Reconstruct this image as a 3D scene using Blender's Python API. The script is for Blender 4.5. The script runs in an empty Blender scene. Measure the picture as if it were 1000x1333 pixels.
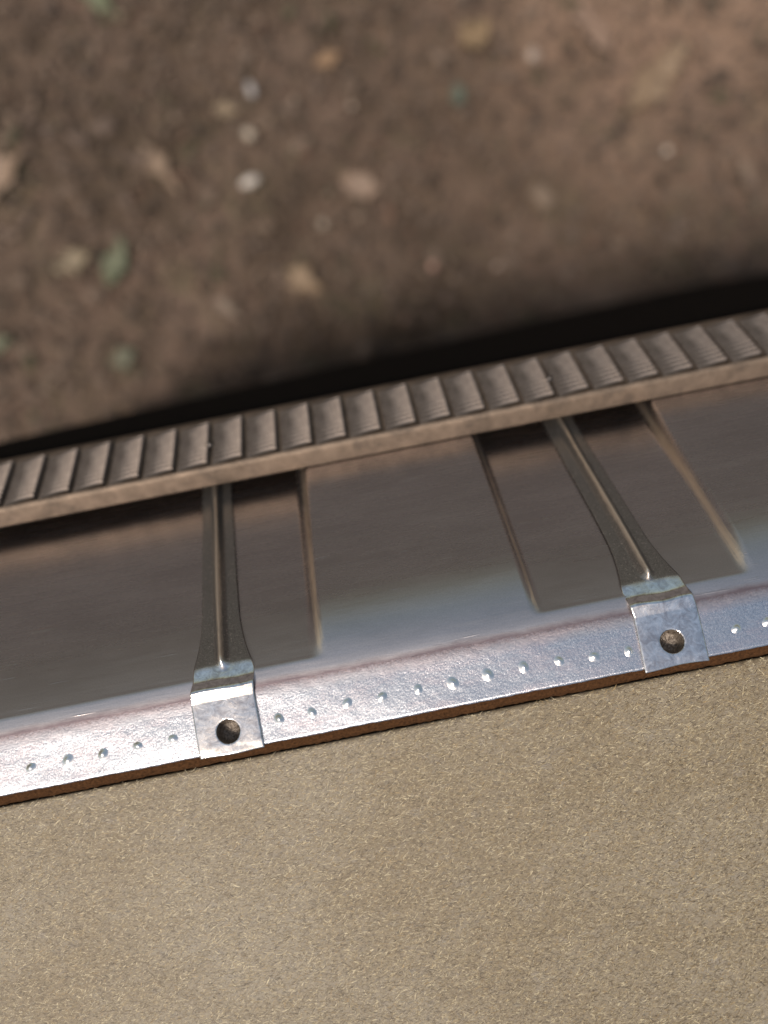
import bpy, bmesh, math, random
import numpy as np
from mathutils import Matrix, Vector

random.seed(7); rng = np.random.default_rng(7)
sc = bpy.context.scene
C = sc.collection
R = math.radians
MM = 0.001

# ------------------------------------------------------------------ camera
CAM_H = 0.55                    # lens height above the soil
PITCH = R(101)                   # looks almost straight down at the sloping panel
ROLL = R(11.15)
UPV = Vector((0, math.sin(PITCH), math.cos(PITCH)))      # picture-up before roll
FWD = Vector((0, math.cos(PITCH), -math.sin(PITCH)))
XV = Vector((1, 0, 0))
right = XV * math.cos(ROLL) - UPV * math.sin(ROLL)
up = XV * math.sin(ROLL) + UPV * math.cos(ROLL)
cd = bpy.data.cameras.new('camera')
cd.sensor_fit = 'VERTICAL'; cd.sensor_height = 36.0; cd.lens = 27.0
cd.clip_start = 0.005; cd.clip_end = 2000
cd.dof.use_dof = True; cd.dof.focus_distance = 0.1150; cd.dof.aperture_fstop = 7.7
cam = bpy.data.objects.new('camera', cd); C.objects.link(cam)
cam.matrix_world = Matrix(((right.x, up.x, -FWD.x, 0), (right.y, up.y, -FWD.y, 0), (right.z, up.z, -FWD.z, CAM_H), (0, 0, 0, 1)))
sc.camera = cam

# ------------------------------------------------------------------ light
SUN = Vector((-0.30, -0.095, 0.93)).normalized()          # towards the sun
el = math.asin(SUN.z); az = math.atan2(SUN.x, SUN.y)
world = bpy.data.worlds.new('World'); sc.world = world; world.use_nodes = True
wn = world.node_tree.nodes; wl = world.node_tree.links
sky = wn.new('ShaderNodeTexSky'); sky.sky_type = 'NISHITA'; sky.sun_disc = False
sky.sun_elevation = el; sky.sun_rotation = az; sky.air_density = 2.1; sky.dust_density = 5.0; sky.ozone_density = 0.2
wl.new(sky.outputs[0], wn['Background'].inputs[0]); wn['Background'].inputs[1].default_value = 0.085
ld = bpy.data.lights.new('sun', 'SUN'); ld.energy = 2.9; ld.angle = R(8); ld.color = (1, 0.885, 0.775)
sun = bpy.data.objects.new('sun', ld); C.objects.link(sun)
sun.rotation_euler = SUN.to_track_quat('Z', 'Y').to_euler()
sc.view_settings.view_transform = 'Standard'; sc.view_settings.look = 'None'
sc.view_settings.exposure = 0.2; sc.view_settings.gamma = 1.0
sc.view_settings.use_curve_mapping = False

# ------------------------------------------------------------------ frames
def frame(o, ax, ay, az_):
    return Matrix(((ax.x, ay.x, az_.x, o.x), (ax.y, ay.y, az_.y, o.y), (ax.z, ay.z, az_.z, o.z), (0, 0, 0, 1)))
def vw(V, W): return Vector((0, 0, CAM_H)) + UPV * V + FWD * W
A45 = R(45.35)
S_AX = UPV * math.cos(A45) + FWD * math.sin(A45)          # down the slope, away from the board
N_AX = UPV * math.sin(A45) - FWD * math.cos(A45)
P_ORG = vw(0.0107, 0.141) - S_AX * 0.043
PANEL = frame(P_ORG, XV, S_AX, N_AX)                      # x, s, n (metres)
T12 = R(12)
B_AX = UPV * math.cos(T12) + FWD * math.sin(T12)
M_AX = UPV * math.sin(T12) - FWD * math.cos(T12)
BEND = A45 - T12                                          # angle between panel and flange
FL_S, FL_N = 0.25, -3.12                                   # mm, where the flange begins in the panel frame
F_ORG = P_ORG + S_AX * FL_S * MM + N_AX * FL_N * MM
FLANGE = frame(F_ORG, XV, B_AX, M_AX)                     # x, -outward, up

# ------------------------------------------------------------------ helpers
def obj(name, verts, faces, mat, parent=None, mw=None, smooth=True, scale=MM):
    me = bpy.data.meshes.new(name)
    v = np.asarray(verts, dtype=float) * scale
    me.from_pydata(v.tolist(), [], [tuple(int(i) for i in f) for f in faces])
    me.update()
    if smooth: me.polygons.foreach_set('use_smooth', [True] * len(me.polygons))
    if mat: me.materials.append(mat)
    o = bpy.data.objects.new(name, me); C.objects.link(o)
    if parent: o.parent = parent
    elif mw is not None: o.matrix_world = mw
    return o
def empty(name, mw):
    o = bpy.data.objects.new(name, None); C.objects.link(o); o.matrix_world = mw; o.empty_display_size = 0.01
    return o
def tag(o, label=None, cat=None, group=None, kind=None):
    for k, v in (('label', label), ('category', cat), ('group', group), ('kind', kind)):
        if v: o[k] = v
    return o
def grid_faces(nr, nc, keep=None):
    f = []
    for i in range(nr - 1):
        for j in range(nc - 1):
            if keep is None or keep[i, j]:
                a = i * nc + j; f.append((a, a + 1, a + nc + 1, a + nc))
    return f
def loft(pts2d, x0, x1, n=2, jitter=None):
    """closed profile (y,z) swept along x"""
    V = []; F = []; k = len(pts2d)
    xs = np.linspace(x0, x1, n)
    for i, x in enumerate(xs):
        for j, (y, z) in enumerate(pts2d):
            dy, dz = jitter(x, j) if jitter else (0, 0)
            V.append((x, y + dy, z + dz))
    for i in range(n - 1):
        for j in range(k):
            a = i * k + j; b = i * k + (j + 1) % k
            F.append((a, b, b + k, a + k))
    F.append(tuple(range(k))[::-1]); F.append(tuple((n - 1) * k + j for j in range(k)))
    return V, F
def solidify(o, t, off=-1):
    m = o.modifiers.new('thickness', 'SOLIDIFY'); m.thickness = t * MM; m.offset = off
    return o
def auto(o, ang=35):
    m = o.data
    try: m.set_sharp_from_angle(angle=R(ang))
    except Exception: pass
    return o
def bevel(o, w, seg=2, ang=40):
    m = o.modifiers.new('bevel', 'BEVEL'); m.width = w * MM; m.segments = seg; m.limit_method = 'ANGLE'; m.angle_limit = R(ang)
    return o
def sstep(x, a, b):
    t = np.clip((x - a) / (b - a), 0, 1); return t * t * (3 - 2 * t)
def fix_normals(o):
    bm = bmesh.new(); bm.from_mesh(o.data); bmesh.ops.recalc_face_normals(bm, faces=bm.faces); bm.to_mesh(o.data); bm.free()
    return o

# ------------------------------------------------------------------ materials
class Mat:
    def __init__(s, name):
        s.m = bpy.data.materials.new(name); s.m.use_nodes = True
        s.t = s.m.node_tree; s.b = s.t.nodes['Principled BSDF']
        s.tc = s.t.nodes.new('ShaderNodeTexCoord')
    def n(s, t, **k):
        o = s.t.nodes.new(t)
        for a, v in k.items(): setattr(o, a, v)
        return o
    def l(s, a, b): s.t.links.new(a, b)
    def co(s, scale=(1000, 1000, 1000), rot=(0, 0, 0), which='Object'):
        m = s.n('ShaderNodeMapping'); m.inputs['Scale'].default_value = scale; m.inputs['Rotation'].default_value = rot
        s.l(s.tc.outputs[which], m.inputs[0]); return m.outputs[0]
    def noise(s, co, scale, detail=4, rough=.6, dist=0):
        o = s.n('ShaderNodeTexNoise'); s.l(co, o.inputs['Vector'])
        o.inputs['Scale'].default_value = scale; o.inputs['Detail'].default_value = detail
        o.inputs['Roughness'].default_value = rough; o.inputs['Distortion'].default_value = dist
        return o.outputs[0]
    def voro(s, co, scale, feature='F1'):
        o = s.n('ShaderNodeTexVoronoi', feature=feature); s.l(co, o.inputs['Vector']); o.inputs['Scale'].default_value = scale
        return o.outputs['Distance'] if feature != 'F1' else o.outputs[0]
    def ramp(s, fac, stops):
        o = s.n('ShaderNodeValToRGB'); s.l(fac, o.inputs[0]); e = o.color_ramp.elements
        while len(e) < len(stops): e.new(.5)
        for i, (p, c) in enumerate(stops):
            e[i].position = p; e[i].color = (*c, 1) if len(c) == 3 else c
        return o.outputs[0]
    def rng(s, fac, a, b, c, d):
        o = s.n('ShaderNodeMapRange'); s.l(fac, o.inputs[0])
        for i, v in enumerate((a, b, c, d)): o.inputs[i + 1].default_value = v
        return o.outputs[0]
    def mix(s, fac, a, b, mode='MIX'):
        o = s.n('ShaderNodeMix', data_type='RGBA', blend_type=mode)
        for k, v in ((0, fac), (6, a), (7, b)):
            if hasattr(v, 'links') or hasattr(v, 'is_linked'): s.l(v, o.inputs[k])
            else: o.inputs[k].default_value = (*v, 1) if isinstance(v, tuple) else v
        return o.outputs[2]
    def math(s, op, a, b):
        o = s.n('ShaderNodeMath', operation=op)
        for k, v in ((0, a), (1, b)):
            if hasattr(v, 'is_linked'): s.l(v, o.inputs[k])
            else: o.inputs[k].default_value = v
        return o.outputs[0]
    def bump(s, h, strength, dist, prev=None):
        o = s.n('ShaderNodeBump'); o.inputs['Strength'].default_value = strength; o.inputs['Distance'].default_value = dist
        s.l(h, o.inputs['Height'])
        if prev is not None: s.l(prev, o.inputs['Normal'])
        s.l(o.outputs[0], s.b.inputs['Normal']); return o.outputs[0]
    def set(s, **k):
        for a, v in k.items():
            i = s.b.inputs[a.replace('_', ' ')]
            if hasattr(v, 'is_linked'): s.l(v, i)
            else: i.default_value = (*v, 1) if isinstance(v, tuple) else v
        return s

def mat_panel():
    M = Mat('satin_sheet_metal')
    br = M.noise(M.co((60, 900, 900)), 1.0, 6, .7)            # drawn along x
    br2 = M.noise(M.co((250, 2600, 2600)), 1.0, 3, .6)
    gr = M.noise(M.co(), 5.0, 3, .7)
    blot = M.noise(M.co((300, 1000, 1000)), .12, 5, .65)
    y = M.n('ShaderNodeSeparateXYZ'); M.l(M.co(), y.inputs[0])
    fold = M.rng(M.math('ADD', y.outputs[1], M.math('MULTIPLY', M.math('SUBTRACT', M.noise(M.co((400, 1000, 1000)), .5, 4, .7), .5), 1.2)), .3, 1.2, 1, 0)  # dark reflection painted into the sheet colour at the fold
    base = M.mix(M.rng(blot, .35, .65, 0, 1), (.485, .45, .45), (.57, .53, .53))
    base = M.mix(M.rng(gr, .35, .65, .28, 0), base, (.27, .26, .258))
    glint = None                                              # sunlit glints painted along the pressed corners
    for c, w in ((-13.3, .75), (19.4, .40), (50.9, .7)):
        d = M.math('ABSOLUTE', M.math('SUBTRACT', y.outputs[0], c), 0)
        q = M.rng(M.math('ADD', d, M.math('MULTIPLY', M.math('SUBTRACT', M.noise(M.co((1600, 60, 1600)), 1.6, 5, .75), .5), 1.6)), w * .2, w, .8, 0)
        glint = q if glint is None else M.math('MAXIMUM', glint, q)
    glint = M.math('MULTIPLY', glint, M.rng(y.outputs[1], 2.5, 5, 0, 1))
    base = M.mix(glint, base, (.82, .68, .53))
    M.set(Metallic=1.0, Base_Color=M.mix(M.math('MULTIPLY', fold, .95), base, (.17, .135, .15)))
    M.set(Roughness=M.math('ADD', M.math('ADD', M.math('ADD', M.math('MULTIPLY', fold, .12), M.rng(y.outputs[1], 3.5, 13, .10, 0)), M.math('MULTIPLY', glint, .16)), M.rng(M.math('ADD', M.math('MULTIPLY', br, .8), M.math('MULTIPLY', blot, .2)), .3, .7, .23, .31)))
    scr = M.noise(M.co((55, 1500, 1500), (0, 0, R(3))), 1.0, 2, .5)
    hot = M.noise(M.co(), .16, 3, .6)
    line = M.math('MULTIPLY', M.rng(scr, .66, .72, 0, 1), M.rng(hot, .52, .62, 0, 1))
    n = M.bump(line, .35, .00006)
    n = M.bump(br2, .22, .00005, n)
    n = M.bump(br, .07, .00012, n)
    M.bump(gr, .30, .00004, n)
    return M.m
def mat_flange():
    M = Mat('zinc_flange_metal')
    co = M.co(); g = M.noise(co, 3.2, 5, .75); sp = M.voro(co, 2.2); st = M.noise(M.co((110, 1000, 1000)), .5, 5, .7)
    blot = M.noise(M.co((400, 1000, 1000)), .35, 5, .7)
    y = M.n('ShaderNodeSeparateXYZ'); M.l(M.co(), y.inputs[0])
    # dark reflection painted into the flange colour along the fold, ragged edge
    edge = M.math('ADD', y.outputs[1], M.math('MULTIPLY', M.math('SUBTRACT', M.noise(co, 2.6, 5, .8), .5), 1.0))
    fold_refl = M.rng(edge, -2.3, .1, 0, .95)
    fold_refl_specks = M.rng(M.math('MULTIPLY', M.noise(co, 1.3, 3, .8), fold_refl), .34, .50, 0, .8)
    col = M.mix(M.rng(g, .35, .7, 0, 1), (.46, .475, .515), (.74, .76, .80))
    col = M.mix(M.rng(M.noise(M.co((300, 1000, 1000)), .25, 5, .75), .45, .65, 0, .6), col, (.72, .62, .63))
    col = M.mix(fold_refl, col, (.17, .135, .15))
    col = M.mix(M.math('MULTIPLY', fold_refl_specks, .4), col, (.16, .11, .10))
    M.set(Metallic=1.0, Base_Color=col, Roughness=M.rng(M.math('ADD', g, fold_refl), .3, 1.2, .20, .44))
    n = M.bump(st, .10, .0001); n = M.bump(g, .45, .00010, n); M.bump(M.noise(co, .5, 3, .5), .15, .0004, n)
    return M.m
def mat_dimple():
    M = Mat('dimple_metal'); g = M.noise(M.co(), 4, 3, .6)
    M.set(Metallic=1.0, Base_Color=(.86, .84, .82), Roughness=.26); M.bump(g, .2, .00005); return M.m
def mat_strap():
    M = Mat('tarnished_strap_metal')
    co = M.co(); g = M.noise(co, 4.5, 5, .8); b = M.noise(co, .5, 5, .7)
    y = M.n('ShaderNodeSeparateXYZ'); M.l(co, y.inputs[0])
    body = M.rng(M.math('ADD', y.outputs[1], M.math('MULTIPLY', M.math('SUBTRACT', b, .5), .8)), 3.7, 4.4, 0, 1)   # patina stops at the fold, tab stays bright
    pat = M.mix(M.rng(g, .35, .65, 0, 1), (.15, .14, .13), (.30, .285, .27))
    spk = M.rng(M.noise(co, 2.6, 4, .8), .60, .70, 0, 1)
    pat = M.mix(spk, pat, (.74, .66, .58))
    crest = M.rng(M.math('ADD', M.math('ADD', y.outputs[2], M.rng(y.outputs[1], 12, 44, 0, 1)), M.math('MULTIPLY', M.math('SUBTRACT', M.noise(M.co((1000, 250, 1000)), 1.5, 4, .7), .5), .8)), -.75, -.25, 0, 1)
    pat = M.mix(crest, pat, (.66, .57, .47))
    br = M.mix(M.rng(M.noise(co, .7, 5, .7, 1.0), .35, .65, 0, 1), (.52, .49, .49), (.95, .93, .92))
    M.set(Metallic=M.rng(body, 0, 1, 1, .85), Base_Color=M.mix(body, br, pat))
    M.set(Roughness=M.math('ADD', M.rng(g, .3, .7, .07, .16), M.math('MULTIPLY', body, .20)))
    n = M.bump(g, .15, .00005)
    n = M.bump(M.noise(co, .45, 3, .5, .5), .18, .0004, n)
    sc_ = M.voro(M.co((900, 260, 900), (0, 0, .5)), .9, 'DISTANCE_TO_EDGE')
    M.bump(M.rng(sc_, 0, .015, 0, 1), .12, .00005, n)
    return M.m
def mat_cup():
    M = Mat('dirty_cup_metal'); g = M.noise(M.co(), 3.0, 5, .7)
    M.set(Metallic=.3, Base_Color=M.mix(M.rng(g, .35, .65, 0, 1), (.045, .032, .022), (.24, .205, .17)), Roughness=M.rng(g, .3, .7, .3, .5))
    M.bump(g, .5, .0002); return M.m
def mat_rail(top=False):
    M = Mat('rail_ridged_metal' if top else 'rail_cast_metal')
    co = M.co(); g = M.noise(co, 3.5, 5, .75); b = M.noise(co, .35, 4, .6)
    a, c = ((.16, .134, .118), (.235, .198, .174)) if top else ((.135, .102, .076), (.205, .155, .116))
    col = M.mix(M.rng(b, .35, .65, 0, 1), a, c)
    col = M.mix(M.rng(g, .55, .75, 0, .4), col, (.42, .35, .28))
    col = M.mix(M.rng(M.noise(co, .12, 5, .7), .52, .66, 0, .7), col, (.07, .055, .045))
    M.set(Metallic=.75 if top else .6, Base_Color=col, Roughness=M.rng(g, .3, .7, .48, .66))
    n = M.bump(g, .5, .00014); M.bump(b, .3, .0004, n); return M.m
def mat_plain(name, col, rough=.6, metal=0, var=.3, sc_=2.0, bump=.3, bd=.0003):
    M = Mat(name); g = M.noise(M.co(), sc_, 5, .7)
    d = tuple(x * (1 - var) for x in col); e = tuple(min(1, x * (1 + var)) for x in col)
    M.set(Base_Color=M.mix(M.rng(g, .3, .7, 0, 1), d, e), Roughness=rough, Metallic=metal); M.bump(g, bump, bd); return M.m
def mat_board():
    M = Mat('kraft_board')
    co = M.co((900, 1000, 1000), (0, 0, R(-6))); 
    f1 = M.noise(co, 2.6, 5, .75, 1.2); f2 = M.noise(M.co((900, 1000, 1000), (0, 0, .7)), 5.5, 3, .7, 1.0)
    big = M.noise(M.co((500, 1000, 1000)), .07, 5, .6); mid = M.noise(M.co((500, 1000, 1000), (0, 0, -.1)), .45, 4, .7)
    col = M.ramp(f1, [(.30, (.07, .049, .029)), (.50, (.14, .108, .060)), (.68, (.28, .23, .14))])
    col = M.mix(M.rng(f2, .38, .62, 0, .5), col, (.22, .17, .115))
    col = M.mix(M.rng(big, .40, .62, 0, .42), col, (.25, .225, .18))
    col = M.mix(M.rng(mid, .56, .72, 0, .35), col, (.19, .18, .175))
    M.set(Base_Color=col, Roughness=.5, Specular_IOR_Level=.5)
    n = M.bump(f1, .5, .00014); M.bump(f2, .4, .00006, n); return M.m
def mat_attr(name, rough=.7, spec=.3, bump=True):
    M = Mat(name); a = M.n('ShaderNodeAttribute'); a.attribute_name = 'tint'
    M.set(Base_Color=a.outputs[0], Roughness=rough, Specular_IOR_Level=spec)
    if bump: M.bump(M.noise(M.co((1, 1, 1)), 700, 3, .6), .4, .0006)
    return M.m
def mat_soil():
    M = Mat('soil'); co = M.co((1, 1, 1))
    a = M.noise(co, 9, 6, .65); b = M.noise(co, 45, 6, .7); c = M.noise(co, 190, 4, .7)
    col = M.ramp(b, [(.30, (.043, .032, .023)), (.5, (.070, .051, .037)), (.70, (.118, .086, .063))])
    col = M.mix(M.rng(a, .42, .62, 0, .65), col, (.155, .108, .085))
    col = M.mix(M.rng(M.noise(co, 22, 5, .6), .56, .70, 0, .6), col, (.075, .072, .04))
    sd = M.n('ShaderNodeVectorMath', operation='DISTANCE'); M.l(co, sd.inputs[0]); sd.inputs[1].default_value = (.26, .24, 0)
    sand = M.rng(M.math('ADD', sd.outputs['Value'], M.math('MULTIPLY', M.math('SUBTRACT', M.noise(co, 14, 5, .65), .5), .22)), .08, .24, .8, 0)   # dry pinkish sand patch
    col = M.mix(sand, col, (.205, .14, .103))
    ln = M.n('ShaderNodeVectorMath', operation='LENGTH'); M.l(co, ln.inputs[0])
    far = M.rng(M.math('ADD', ln.outputs['Value'], M.math('MULTIPLY', a, .3)), .75, 1.15, 0, 1)      # unseen far ground, greyed for the panel's reflection
    col = M.mix(far, col, M.mix(b, (.075, .068, .066), (.125, .116, .114)))
    M.set(Base_Color=col, Roughness=.9, Specular_IOR_Level=.2)
    n = M.bump(b, .6, .008); M.bump(c, .5, .002, n); return M.m

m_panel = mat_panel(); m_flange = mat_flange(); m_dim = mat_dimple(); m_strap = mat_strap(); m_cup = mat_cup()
m_rail = mat_rail(); m_tread = mat_rail(True); m_board = mat_board(); m_soil = mat_soil()
m_shade = mat_plain('shade_black', (.004, .0036, .0036), .9, 0, .3, .5)
m_shade.node_tree.nodes['Principled BSDF'].inputs['Specular IOR Level'].default_value = .06
m_gask = mat_plain('brown_fibre_edge', (.055, .025, .010), .9, 0, .6, 2.5, .6, .0003)
m_gask.node_tree.nodes['Principled BSDF'].inputs['Specular IOR Level'].default_value = .1
m_rivet = mat_plain('dark_rivet', (.20, .17, .15), .35, 1, .4, 3)
m_fib = mat_attr('paper_fibre', .55, .4, False); m_lit = mat_attr('leaf_crumbs', .75)

# ------------------------------------------------------------------ ground (structure)
def wnoise(x, y, seed=0):
    r = np.random.default_rng(seed); h = np.zeros_like(x)
    for f, a in ((9, .010), (23, .006), (55, .0035), (120, .0018)):
        for k in range(5):
            t = r.uniform(0, 6.28); p = r.uniform(0, 6.28); ff = f * r.uniform(.7, 1.4)
            h += a / 2.2 * np.sin(ff * (x * math.cos(t) + y * math.sin(t)) + p)
    return h
def ground_h(x, y):
    x = np.asarray(x, float); y = np.asarray(y, float)
    return wnoise(x, y, 3) * np.exp(-(x * x + y * y) / 4.0)
n = 241
t = np.linspace(-1, 1, n); ax = np.sign(t) * (0.75 * np.abs(t) + 400 * np.abs(t) ** 9)
gx, gy = np.meshgrid(ax, ax + 0.05)
gz = ground_h(gx, gy) - .004
g = obj('ground', np.stack([gx, gy, gz], -1).reshape(-1, 3), grid_faces(n, n), m_soil, scale=1)
tag(g, 'brown bare soil far below the metal panel', kind='structure')

# ------------------------------------------------------------------ pressed sheet panel with flange
X0, X1 = -190.0, 260.0
SLOPE_S, KP = 14.5, 0.00306                     # raised sheet starts to roll over at this s
def raised(s): return np.where(s < SLOPE_S, -KP * (SLOPE_S - np.minimum(s, SLOPE_S)) ** 2.6, 0.0)
REC0 = -2.0
def rec(s): return REC0 - 1.0 * float(sstep(np.array(float(s)), 12, 44))      # bays deepen towards the rail
def mask(x):                                   # 1 inside the recessed bays
    m1 = 1 - sstep(x, -15.2, -12.2)
    m2 = sstep(x, 18.2, 20.6) * (1 - sstep(x, 49.8, 52.4))
    return np.maximum(m1, m2)
root = empty('pressed_metal_panel', PANEL)
tag(root, 'grey pressed metal panel with recessed bays and a bright dimpled flange', 'metal panel')
xs = np.unique(np.concatenate([np.arange(X0, X1 + .1, 1.2), np.arange(-15.6, -11.4, .1), np.arange(17.6, 21.4, .1), np.arange(49.2, 53.2, .1)]))
xs = np.round(xs, 3); xs = xs[np.concatenate([[True], np.diff(xs) > .06])]
s_rows = np.concatenate([np.arange(1.5, 16, .25), np.arange(16, 62.1, 1.5)])
pr = []
phi0 = math.atan(2.6 * KP * (SLOPE_S - 1.5) ** 1.6)
nb = 9; p0 = np.array([1.5, float(raised(np.array(1.5)))]); pe = np.array([FL_S, FL_N])
d0 = np.array([-math.cos(phi0), -math.sin(phi0)]); d1 = np.array([-math.cos(BEND), -math.sin(BEND)])
tt = np.linalg.solve(np.array([d0, -(-d1)]).T, pe - p0)      # fold: both straight runs meet at one control point
ctl = p0 + d0 * tt[0]
for k in range(nb):
    q = k / nb; pr.append((1 - q) ** 2 * pe + 2 * q * (1 - q) * ctl + q * q * p0)
pr = [pe + np.array([.1, -.8]), pe + np.array([.005, -.04])] + pr      # lip tucked behind the flange
V = []
for p in pr:
    for x in xs: V.append((x, p[0], p[1]))
mk = mask(xs)
for s in s_rows:
    r = float(raised(np.array(s)))
    k = .22; REC = rec(s)
    hh = np.clip(.5 + .5 * (r - REC) / k, 0, 1)
    low = r + (REC - r) * hh - k * hh * (1 - hh) * .5
    low = min(low, r)
    mm_ = mk * float(sstep(np.array(s), 1.7, 3.0))
    for x, m in zip(xs, mm_): V.append((x, s, r + (low - r) * m))
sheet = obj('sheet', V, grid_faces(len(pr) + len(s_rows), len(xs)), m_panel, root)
sheet['label'] = 'satin grey sheet with recessed bays'
auto(sheet, 28); solidify(sheet, .4)

# flange, child of the panel, expressed in its own frame
fl_rel = PANEL.inverted() @ FLANGE
HOLES = [(-28.3, -5.45), (37.35, -5.1)]
fx = np.arange(X0, X1 + .01, .4); fy = np.concatenate([[.7, .05], np.linspace(0, -8.25, 24)])
gx, gy = np.meshgrid(fx, fy); gz = np.zeros_like(gx)
gz[0] = -.5; gz[1] = -.03
gz += .04 * np.sin(gx * .21) * np.sin(gy * .5 + 1) * sstep(-gy, .2, 2)
gy2 = gy.copy(); gy2[-1] += .03 * np.sin(gx[-1] * .5) + .02 * np.sin(gx[-1] * 2.3 + 1) + rng.normal(0, .012, gx.shape[1])
keep = np.ones((len(fy) - 1, len(fx) - 1), bool)
cx = (gx[:-1, :-1] + gx[1:, 1:]) / 2; cy = (gy[:-1, :-1] + gy[1:, 1:]) / 2
for hx, hy in HOLES: keep &= (cx - hx) ** 2 + (cy - hy) ** 2 > 2.1 ** 2
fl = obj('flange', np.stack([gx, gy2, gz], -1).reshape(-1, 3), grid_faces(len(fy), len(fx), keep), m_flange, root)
fl.matrix_local = fl_rel; fl['label'] = 'bright zinc flange with a row of raised dimples'
solidify(fl, .35)
fix_normals(fl)
if fl.data.polygons[0].normal.z < 0: fl.data.flip_normals()
auto(fl, 22)
# dimples
def dome(r, h, nr=6, ns=20, wob=0.0):
    V = [(0, 0, h)]; F = []
    for i in range(1, nr + 1):
        q = i / nr; rr = r * q; z = h * (0.5 + 0.5 * math.cos(math.pi * q)) - .03 * (i == nr)
        for j in range(ns):
            a = 2 * math.pi * j / ns; w = 1 + wob * math.sin(2 * a + 1)
            V.append((rr * w * math.cos(a), rr * w * math.sin(a), z))
    for j in range(ns): F.append((0, 1 + j, 1 + (j + 1) % ns))
    for i in range(nr - 1):
        for j in range(ns):
            a = 1 + i * ns; F.append((a + j, a + ns + j, a + ns + (j + 1) % ns, a + (j + 1) % ns))
    return V, F
DX = [(-67.8, 5.1), (-62.9, 5.1), (-57.6, 5.13), (-52.1, 5.1), (-46.9, 5.2), (-41.7, 5.0), (-36.5, 5.0), (-20.8, 5.1), (-15.9, 5.15), (-10.6, 4.8), (-5.45, 4.88),
      (-.1, 4.8), (5.0, 4.9), (10.26, 4.7), (15.6, 4.6), (20.8, 4.73), (25.9, 5.1), (31.0, 5.3), (47.0, 5.1), (51.6, 5.0), (57, 5.0)]
DX += [(62.2 + 5.2 * k, 5.0) for k in range(7)] + [(-73 - 5.2 * k, 5.1) for k in range(5)]
dv, df = dome(.92, .36, wob=.10)
dm = None
for i, (x, b) in enumerate(DX):
    if dm is None: o = obj('dimple', dv, df, m_dim, fl); dm = o
    else: o = dm.copy(); C.objects.link(o)
    o.parent = fl; o.location = (x * MM, -b * MM, -.01 * MM)
    k = random.uniform(.86, 1.1); o.scale = (k, k, random.uniform(.8, 1.1)); o.rotation_euler.z = random.uniform(0, 6)
# added black base under sheet and rail, on the soil, imitating shadow
def to_world(M, y, z): p = M @ Vector((0, y * MM, z * MM)); return p.y, p.z
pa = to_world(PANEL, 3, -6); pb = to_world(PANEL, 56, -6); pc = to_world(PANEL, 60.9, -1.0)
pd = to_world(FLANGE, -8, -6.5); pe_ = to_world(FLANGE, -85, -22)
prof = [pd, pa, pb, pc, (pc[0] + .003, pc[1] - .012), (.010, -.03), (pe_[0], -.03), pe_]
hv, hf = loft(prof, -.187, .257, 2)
hv = [(x, y - (.020 if x < 0 and abs(y - .010) < 1e-6 else 0), z) for x, y, z in hv]      # foot flared to the right to imitate the shadow behind the rail
shade_ob = obj('shade_base', hv, hf, m_shade, None, None, smooth=False, scale=1)
fix_normals(shade_ob); shade_ob.parent = root; shade_ob.matrix_parent_inverse = PANEL.inverted()
shade_ob['label'] = 'added black base imitating shade behind the rail'

# ------------------------------------------------------------------ ribbed rail
rail = empty('ribbed_rail', PANEL)
tag(rail, 'long ribbed metal rail with ratchet treads and a tan front edge', 'rail')
def jit(x, j):
    return (.03 * math.sin(x * .7 + j), .03 * math.sin(x * 1.1 + 2 * j)) if j in (2, 3, 4) else (0, 0)
prof = [(43.0, .2), (43.0, 3.3), (43.12, 3.8), (43.4, 4.15), (43.8, 4.3), (44.05, 3.85), (55.8, 3.85), (56.4, 4.1), (58.3, 3.6), (60.6, 2.3), (61.6, 1.5), (62.0, -5), (61.2, -5), (60.6, 1.2), (57, 3.0), (54.8, 3.5), (44.6, 3.5), (43.9, 3.0), (43.9, .15)]
rv, rf = loft(prof, X0, X1, 320, jit)
beam = obj('rail_beam', rv, rf, m_rail, rail); fix_normals(beam); auto(beam, 40); bevel(beam, .08)
# treads: ratchet wedge rising to the right, with fine ridges along x
PITCH_T = 6.39
def tread_mesh():
    xs = [0.0, .08, .3, 1.7, 3.1, 4.3, 5.1, 5.5, 5.63, 5.7]; hs = [-.3, .16, .26, .33, .40, .46, .50, .50, .40, -.3]
    am = [0, .05, .10, .18, .28, .38, .46, .46, .26, 0]
    nrib = 10; per = 6; rows = nrib * per + 1
    V = []; 
    for i in range(rows):
        q = i / (rows - 1); s = 43.8 + q * 12.2
        rdg = max(0, math.cos(2 * math.pi * i / per)) * 2 - .6
        end = min(1, (s - 43.75) / .3, (56.1 - s) / .5); end = max(end, 0.05)
        for x, h, a in zip(xs, hs, am): V.append((x, s, 4.19 + (h + a * rdg * .62 if h > 0 else h) - .25 * (1 - end)))
    return V, grid_faces(rows, len(xs))
tv, tf = tread_mesh(); tm = None
k = 0
x = -29.1 - 25 * PITCH_T
while x < 252:
    if tm is None: o = tm = obj('tread', tv, tf, m_tread, rail); auto(o, 50)
    else: o = tm.copy(); C.objects.link(o); o.parent = rail
    o.location = ((x + .32 + random.uniform(-.05, .05)) * MM, 0, random.uniform(-.05, .03) * MM)
    o.scale.z = 1
    x += PITCH_T
for rx, rs in ((-29.3, 49.2), (34.6, 48.9)):
    v_, f_ = dome(.75, .55); o = obj('rivet', v_, f_, m_rivet, rail); o.location = (rx * MM, rs * MM, 4.85 * MM)

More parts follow.
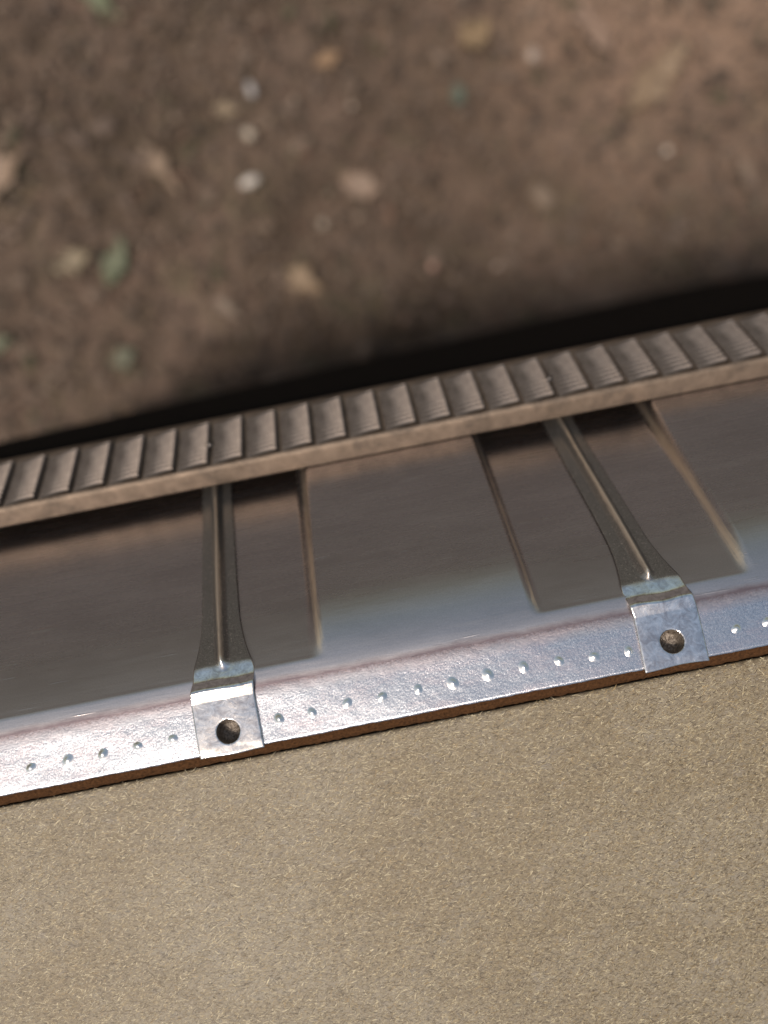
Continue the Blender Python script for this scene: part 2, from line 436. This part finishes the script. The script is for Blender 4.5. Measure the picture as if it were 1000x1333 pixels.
# ------------------------------------------------------------------ strap clips
def strap(name, xt, xb, hx, hy, label, skew, tip):
    T = empty(name, PANEL); tag(T, label, 'strap clip', 'strap clips between the rail and the flange')
    # path (s, n) of the upper face from the rail down, over the joggle, onto the flange
    path = [(s, rec(s) + .52) for s in np.arange(46.7, 5.4, -.75)] + [(5.2, -1.48), (4.7, -1.48), (4.3, -1.49), (4.05, -1.53), (3.6, -1.63), (3.0, -1.77), (2.45, -1.89),
            (2.15, -1.94), (1.9, -1.95), (1.4, -1.89), (.9, -1.82), (.6, -1.83), (.35, -1.87), (.2, -1.97), (.1, -2.12)]
    fn = np.array([-math.sin(BEND), math.cos(BEND)]); fd = np.array([-math.cos(BEND), -math.sin(BEND)])
    base = np.array([FL_S, FL_N]) + fn * .48
    for b in np.arange(.75, 8.56, .2): path.append(tuple(base + fd * b))
    path = np.array(path)
    ntab = len(np.arange(.75, 8.56, .2))
    sw = [(45, 2.75), (30, 2.85), (20, 2.9), (13, 3.0), (10.5, 3.2), (8, 3.55), (6, 3.98), (4.2, 4.42), (3.2, 4.6), (0, 4.68), (-10, 4.72)]
    sx = np.array([a for a, _ in sw][::-1]); wx = np.array([b for _, b in sw][::-1])
    cols = np.unique(np.concatenate([np.linspace(-1, 1, 47)]))
    r2 = np.random.default_rng(int(abs(xt) * 10))
    V = []
    for i, (s, nn) in enumerate(path):
        hw = np.interp(s, sx, wx); xc = xb + (xt - xb) * np.clip((s - 2) / 41, 0, 1)
        b = None
        if i >= len(path) - ntab: b = .75 + .2 * (i - (len(path) - ntab)); xc = hx
        elif s < 3: xc = hx + (xb - hx) * np.clip((s + .2) / 3.2, 0, 1)
        for c in cols:
            x = c * hw
            # raised rib with a soft crest, tapering to a rounded tip at the fold
            tipf = 1 - max(0, (tip + 1.2 - s) / 1.2) ** 2 if s > tip else 0
            hwid = 1.15 * math.sqrt(max(tipf, 0)) if tipf > 0 else 0
            z = 0
            if hwid > .05:
                q = abs(x) / hwid
                if q < 1: z = 1.35 * math.sqrt(max(tipf, 0)) * (1 - (.55 * q + .45 * q * q * (3 - 2 * q)))
            z += -.10 * abs(c) ** 6                        # rolled edges
            dx = 0; ds = 0; dn = 0
            if b is not None:
                dx = skew * (b - 5) * .05
                ds = 0
                e = max(0, (b - 7.6)) * (.12 * math.sin(c * 3 + xt))
                ds = -e
                dn += -.10 * max(0, b - 7.4) + .03 * math.sin(c * 4 + b)
            elif s < 4.2:
                dn += .06 * math.sin(c * 5 + xt) * min(1, (4.2 - s))
                ds += .12 * math.sin(c * 3.3 + xt * .3) * min(1, (4.2 - s))
            V.append((xc + x + dx, s + ds, nn + z + dn))
    V = np.array(V); nr, nc = len(path), len(cols)
    G = V.reshape(nr, nc, 3)
    hc = np.array([hx, *(base + fd * hy)]); rad = 1.72
    tabrow = np.arange(nr) >= nr - ntab
    bl = np.where(tabrow, .75 + .2 * (np.arange(nr) - (nr - ntab)), -99)
    D = np.sqrt((G[:, :, 0] - hx) ** 2 + (bl[:, None] - hy) ** 2)
    inside = D < rad
    keep = ~(inside[:-1, :-1] & inside[1:, :-1] & inside[:-1, 1:] & inside[1:, 1:])
    # snap boundary
    for i in range(nr):
        for j in range(nc):
            if inside[i, j]:
                d = max(D[i, j], 1e-3); k = rad / d
                nx = hx + (G[i, j, 0] - hx) * k; nb_ = hy + (bl[i] - hy) * k
                p = base + fd * nb_
                if not keep[max(i-1,0):i+1, max(j-1,0):j+1].any(): continue
                G[i, j] = (nx, p[0], p[1] - .05)
    o = obj('band', G.reshape(-1, 3), grid_faces(nr, nc, keep), m_strap, T)
    bm = bmesh.new(); bm.from_mesh(o.data)
    bmesh.ops.delete(bm, geom=[v for v in bm.verts if not v.link_faces], context='VERTS')
    bmesh.ops.recalc_face_normals(bm, faces=bm.faces); bm.to_mesh(o.data); bm.free()
    if sum(p.normal.z for p in o.data.polygons) < 0: o.data.flip_normals()
    solidify(o, .32)
    # pressed cup behind the hole
    cv = []; cf = []; ns = 28
    ring = [(1.98, -.10), (1.80, -.30), (1.70, -1.1), (1.55, -1.9), (1.1, -2.25), (.5, -2.35), (0, -2.38)]
    for rr, z in ring:
        for j in range(ns): cv.append((rr * math.cos(2 * math.pi * j / ns), rr * math.sin(2 * math.pi * j / ns), z + (.08 * math.sin(j * 1.7) if 0 < rr < 1.6 else 0)))
    for i in range(len(ring) - 1):
        for j in range(ns):
            p = i * ns; cf.append((p + j, p + (j + 1) % ns, p + ns + (j + 1) % ns, p + ns + j))
    cup = obj('hole_lining', cv, cf, m_cup, T)
    rel = PANEL.inverted() @ FLANGE
    cup.matrix_local = rel @ Matrix.Translation((hx * MM, -hy * MM, .30 * MM))
    cup['label'] = 'dark dirty lining of the round hole'
    return T
strap('strap_clip', -29.9, -27.9, -28.3, 5.45, 'tarnished strap clip whose tab has a brown dull fold, beside the narrow recessed strip', .6, 3.7)
strap('strap_clip', 35.5, 37.0, 37.35, 5.1, 'tarnished strap clip with a shiny pale fold, standing mid recessed bay', -.9, 4.4)

# ------------------------------------------------------------------ kraft board with brown edge
board = empty('kraft_board', FLANGE)
tag(board, 'beige fibrous kraft board butting against the dimpled metal flange', 'board')
BT = -1.5
bx = np.arange(-190, 260.1, 2.5); by = -np.concatenate([[9.95, 10.5], np.arange(12, 92, 2.0)])
gx, gy = np.meshgrid(bx, by)
gz = BT + .12 * np.sin(gx * .05 + 1) * np.sin(gy * .07) - .05 + .155 * (gy + 9.5)
sl = obj('board_sheet', np.stack([gx, gy, gz], -1).reshape(-1, 3), grid_faces(len(by), len(bx)), m_board, board)
fix_normals(sl)
if sl.data.polygons[0].normal.z < 0: sl.data.flip_normals()
solidify(sl, 3)
def bz(x, y): return BT + .12 * np.sin(x * .05 + 1) * np.sin(y * .07) - .05 + .155 * (y + 9.5)
# fibres pressed into the surface: uncountable, one object
nf = 240000
fx_ = rng.uniform(-92, 95, nf); fy_ = -rng.uniform(9.95, 64, nf)
ang = rng.normal(R(8), .55, nf); ln = rng.gamma(2.2, .17, nf) + .12; wd = rng.gamma(3, .0045, nf) + .010; cur = rng.normal(0, .3, nf)
V = np.zeros((nf, 3, 2, 3)); tq = np.linspace(-.5, .5, 3)
lift = rng.uniform(.0, .018, nf)
for i, q in enumerate(tq):
    th = ang + cur * q * 2
    px = fx_ + np.cos(ang) * ln * q - np.sin(ang) * cur * ln * (q * q); py = fy_ + np.sin(ang) * ln * q + np.cos(ang) * cur * ln * (q * q)
    w = wd * (1 - .6 * (2 * abs(q)) ** 2)
    for j, sg in enumerate((-1, 1)):
        vx = px - np.sin(th) * w * sg; vy = py + np.cos(th) * w * sg
        V[:, i, j, 0] = vx; V[:, i, j, 1] = vy; V[:, i, j, 2] = bz(vx, vy) + .012 + lift * (1 - (2 * q) ** 2)
Vf = V.reshape(-1, 3)
bi = (np.arange(nf) * 6)[:, None, None]
quad = np.array([[0, 1, 3, 2], [2, 3, 5, 4]])[None]
F = (bi + quad).reshape(-1, 4)
def fast_mesh(name, V, F, cols_per_vert, mat, scale=MM):
    me = bpy.data.meshes.new(name); V = np.asarray(V) * scale; k = F.shape[1]
    me.vertices.add(len(V)); me.vertices.foreach_set('co', V.ravel())
    me.loops.add(F.size); me.loops.foreach_set('vertex_index', F.ravel().astype(np.int32))
    me.polygons.add(len(F)); me.polygons.foreach_set('loop_start', np.arange(0, F.size, k, dtype=np.int32))
    at = me.color_attributes.new('tint', 'FLOAT_COLOR', 'POINT')
    at.data.foreach_set('color', np.concatenate([cols_per_vert, np.ones((len(V), 1))], 1).ravel().astype(np.float32))
    me.update(calc_edges=True); me.materials.append(mat)
    o = bpy.data.objects.new(name, me); C.objects.link(o); return o
pal = np.array([(.60, .52, .38), (.42, .345, .24), (.22, .165, .11), (.10, .072, .05), (1.05, .97, .80), (.50, .485, .46), (.22, .22, .24), (.58, .43, .24)])
pi = rng.choice(len(pal), nf, p=[.19, .14, .19, .20, .14, .06, .03, .05])
cols = np.repeat(pal[pi] * np.array([.49, .455, .36]) * rng.uniform(.75, 1.15, (nf, 1)), 6, 0)
fo = fast_mesh('paper_fibre', Vf, F, cols, m_fib); fo.parent = board; fo['kind'] = 'stuff'; fo['label'] = 'fine pale and dark paper fibres'
# brown raw edge strip showing under the flange
ex = np.linspace(-100, 100, 500)
def ej(x, j):
    a = .10 * math.sin(x * .33) + .06 * math.sin(x * 1.7 + 1)
    return (-a if j in (1, 2) else 0, .0)
gk, gf = loft([(-7.5, -.40), (-8.9, -.40), (-9.3, -.80), (-9.6, BT - .1), (-9.6, BT - 1), (-7.5, BT - 1)], -190, 260, 1000,
              lambda x, j: ((-.05 * math.sin(x * .33) - .03 * math.sin(x * 1.9 + 1) + float(rng.normal(0, .05))) if j in (1, 2, 3) else 0, 0))
gs = obj('raw_edge', gk, gf, m_gask, board); fix_normals(gs); gs['label'] = 'dark brown raw fibre edge'

# ------------------------------------------------------------------ litter on the soil
def leaf_mesh(L, W, curl, seed):
    r = random.Random(seed); V = []; F = []; nL, nW = 12, 5
    for i in range(nL + 1):
        q = i / nL; w = W * (math.sin(math.pi * q ** .8) * (.45 + .8 * r.random()) + .05)
        for j in range(nW):
            c = -1 + 2 * j / (nW - 1)
            V.append(((q - .5) * L + r.uniform(-.05, .05) * L, c * w * .5 + r.uniform(-.1, .1) * W, curl * (c * c) * w + .15 * L * (q - .5) ** 2 + .002 * r.uniform(-1, 1)))
    for i in range(nL):
        for j in range(nW - 1):
            a = i * nW + j; F.append((a, a + 1, a + nW + 1, a + nW))
    return V, F
def pebble_mesh(rx, ry, rz, seed):
    r = random.Random(seed); bm = bmesh.new(); bmesh.ops.create_icosphere(bm, subdivisions=3, radius=1)
    ds = [(Vector((r.uniform(-1, 1), r.uniform(-1, 1), r.uniform(-1, 1))).normalized(), r.uniform(-.18, .22)) for _ in range(7)]
    V = []
    for v in bm.verts:
        k = 1 + sum(a * max(0, v.co.normalized().dot(d)) ** 3 for d, a in ds)
        V.append((v.co.x * rx * k, v.co.y * ry * k, v.co.z * rz * k))
    F = [[v.index for v in f.verts] for f in bm.faces]; bm.free(); return V, F
LEAF = [  # x, y (mm), length, width, angle, colour, label
 (-73, 136, 44, 15, -62, (.36, .24, .15), 'tan dry leaf lying left of the white stones'),
 (-16, 72, 28, 18, -40, (.40, .26, .13), 'ochre leaf scrap on the dark soil near the rail'),
 (-150, 144, 52, 28, 25, (.38, .25, .16), 'large pale tan leaf at the left edge of the soil'),
 (-104, 98, 34, 15, 58, (.055, .14, .045), 'green leaf on the soil above the left treads'),
 (-173, 71, 26, 18, 10, (.05, .12, .04), 'green leaf at the far left edge near the rail'),
 (-113, 54, 22, 14, 20, (.045, .10, .04), 'small dark green leaf close above the rail'),
 (-84, 214, 38, 13, -50, (.06, .15, .045), 'long green leaf at the top left'),
 (75, 146, 14, 12, 80, (.02, .12, .085), 'tiny teal leaf right of centre at the top'),
 (-37, 157, 18, 12, -20, (.40, .30, .18), 'small tan leaf scrap beside the white stones'),
 (15, 169, 18, 11, 10, (.42, .23, .09), 'orange leaf scrap at the top centre'),
 (20, 111, 30, 20, -25, (.34, .22, .15), 'pinkish tan leaf in the middle of the soil'),
 (89, 173, 26, 20, 30, (.38, .25, .11), 'ochre round leaf at the top right of centre'),
 (146, 166, 48, 16, -60, (.36, .22, .15), 'long tan leaf near the top right'),
 (-123, 102, 28, 18, 15, (.30, .24, .13), 'dull olive tan leaf beside the green leaf'),
 (-55, 66, 22, 12, -45, (.28, .20, .14), 'faded brown leaf left of the ochre scrap'),
 (176, 138, 60, 22, 40, (.36, .24, .13), 'large yellowish leaf in the right upper corner'),
]
for i, (x, y, L_, W_, an, col, lab) in enumerate(LEAF):
    x *= 1.375; y = (y - 28) * 1.375; L_ *= .95; W_ *= .95; col = tuple(.30 * c + .42 * d for c, d in zip(col, (.13, .095, .07)))
    v_, f_ = leaf_mesh(L_, W_, .10, i)
    o = obj('fallen_leaf', v_, f_, mat_plain('leaf_%d' % i, col, .6, 0, .25, .2, .4, .0006))
    z = float(ground_h(x * MM, y * MM)); o.location = (x * MM, y * MM, z + .004)
    o.rotation_euler = (random.uniform(-.15, .15), random.uniform(-.15, .15), R(an)); solidify(o, .3)
    tag(o, lab, 'leaf', 'fallen leaves on the soil')
PEB = [
 (-32, 121, 8.5, 4.5, 4, 15, (.72, .66, .60), 'white oval stone, lowest of the three in a column'),
 (-28, 142, 4.5, 5.5, 4, 30, (.55, .47, .38), 'cream stone, middle of the three in a column'),
 (-23, 163, 4, 7, 4, 10, (.50, .48, .48), 'greyish stone, topmost of the three in a column'),
 (174, 102, 3.2, 3.2, 2.6, 0, (.72, .62, .52), 'small bright bead of stone on the right soil'),
 (22, 146, 3, 3, 2.5, 0, (.48, .38, .30), 'small tan pebble right of the stone column'),
 (47, 68, 3.8, 3.8, 3, 0, (.55, .33, .26), 'small pinkish pebble near the rail'),
 (81, 63, 3, 3, 2.5, 0, (.50, .38, .31), 'small tan pebble beside the pinkish one'),
 (-4, 153, 2.8, 2.8, 2.4, 0, (.42, .33, .25), 'small brown pebble just right of the grey stone'),
 (-2, 97, 4, 5, 3.5, 20, (.40, .33, .26), 'beige pebble above the ochre leaf scrap'),
 (116, 159, 6, 6.5, 4, 20, (.42, .33, .27), 'pale round stone at the upper right'),
]
for i, (x, y, a, b, c, an, col, lab) in enumerate(PEB):
    x *= 1.375; y = (y - 28) * 1.375; a *= .75; b *= .75; c *= .75; col = tuple(.62 * q for q in col)
    v_, f_ = pebble_mesh(a, b, c, 40 + i)
    o = obj('pebble', v_, f_, mat_plain('pebble_%d' % i, col, .25, 0, .15, .5, .2, .0004))
    z = float(ground_h(x * MM, y * MM)); o.location = (x * MM, y * MM, z + .004); o.rotation_euler.z = R(an)
    tag(o, lab, 'stone', 'small stones on the soil')
# crumbs: uncountable scraps of leaf, bark and soil
nl = 14000
lx = rng.uniform(-.40, .46, nl); ly = rng.uniform(-.03, .46, nl)
sz = rng.gamma(2.2, .0010, nl) + .001; an = rng.uniform(0, 6.28, nl); asp = rng.uniform(.3, .9, nl)
tx = rng.normal(0, .35, nl); ty = rng.normal(0, .35, nl); lz = ground_h(lx, ly) + .0005 + sz * .2
V = np.zeros((nl, 5, 3))
for k in range(4):
    a = k * math.pi / 2 + rng.uniform(-.4, .4, nl); rr = sz * rng.uniform(.6, 1.2, nl)
    px = np.cos(a) * rr; py = np.sin(a) * rr * asp
    V[:, k, 0] = lx + px * np.cos(an) - py * np.sin(an); V[:, k, 1] = ly + px * np.sin(an) + py * np.cos(an)
    V[:, k, 2] = lz + tx * px + ty * py - sz * .15
V[:, 4] = np.stack([lx, ly, lz + sz * .35], -1)
bi = (np.arange(nl) * 5)[:, None, None]; tri = np.array([[0, 1, 4], [1, 2, 4], [2, 3, 4], [3, 0, 4]])[None]
F = (bi + tri).reshape(-1, 3)
pal = np.array([(.115, .083, .063), (.15, .108, .082), (.20, .147, .112), (.08, .058, .044), (.17, .125, .10), (.10, .09, .055), (.24, .18, .135), (.17, .105, .075)])
cl = pal[rng.choice(8, nl, p=[.24, .22, .10, .17, .12, .06, .04, .05])] * .62 * rng.uniform(.8, 1.15, (nl, 1))
lo = fast_mesh('leaf_litter', V.reshape(-1, 3), F, np.repeat(cl, 5, 0), m_lit, 1)
tag(lo, 'brown crumbs of leaf and bark scattered over the soil', kind='stuff')
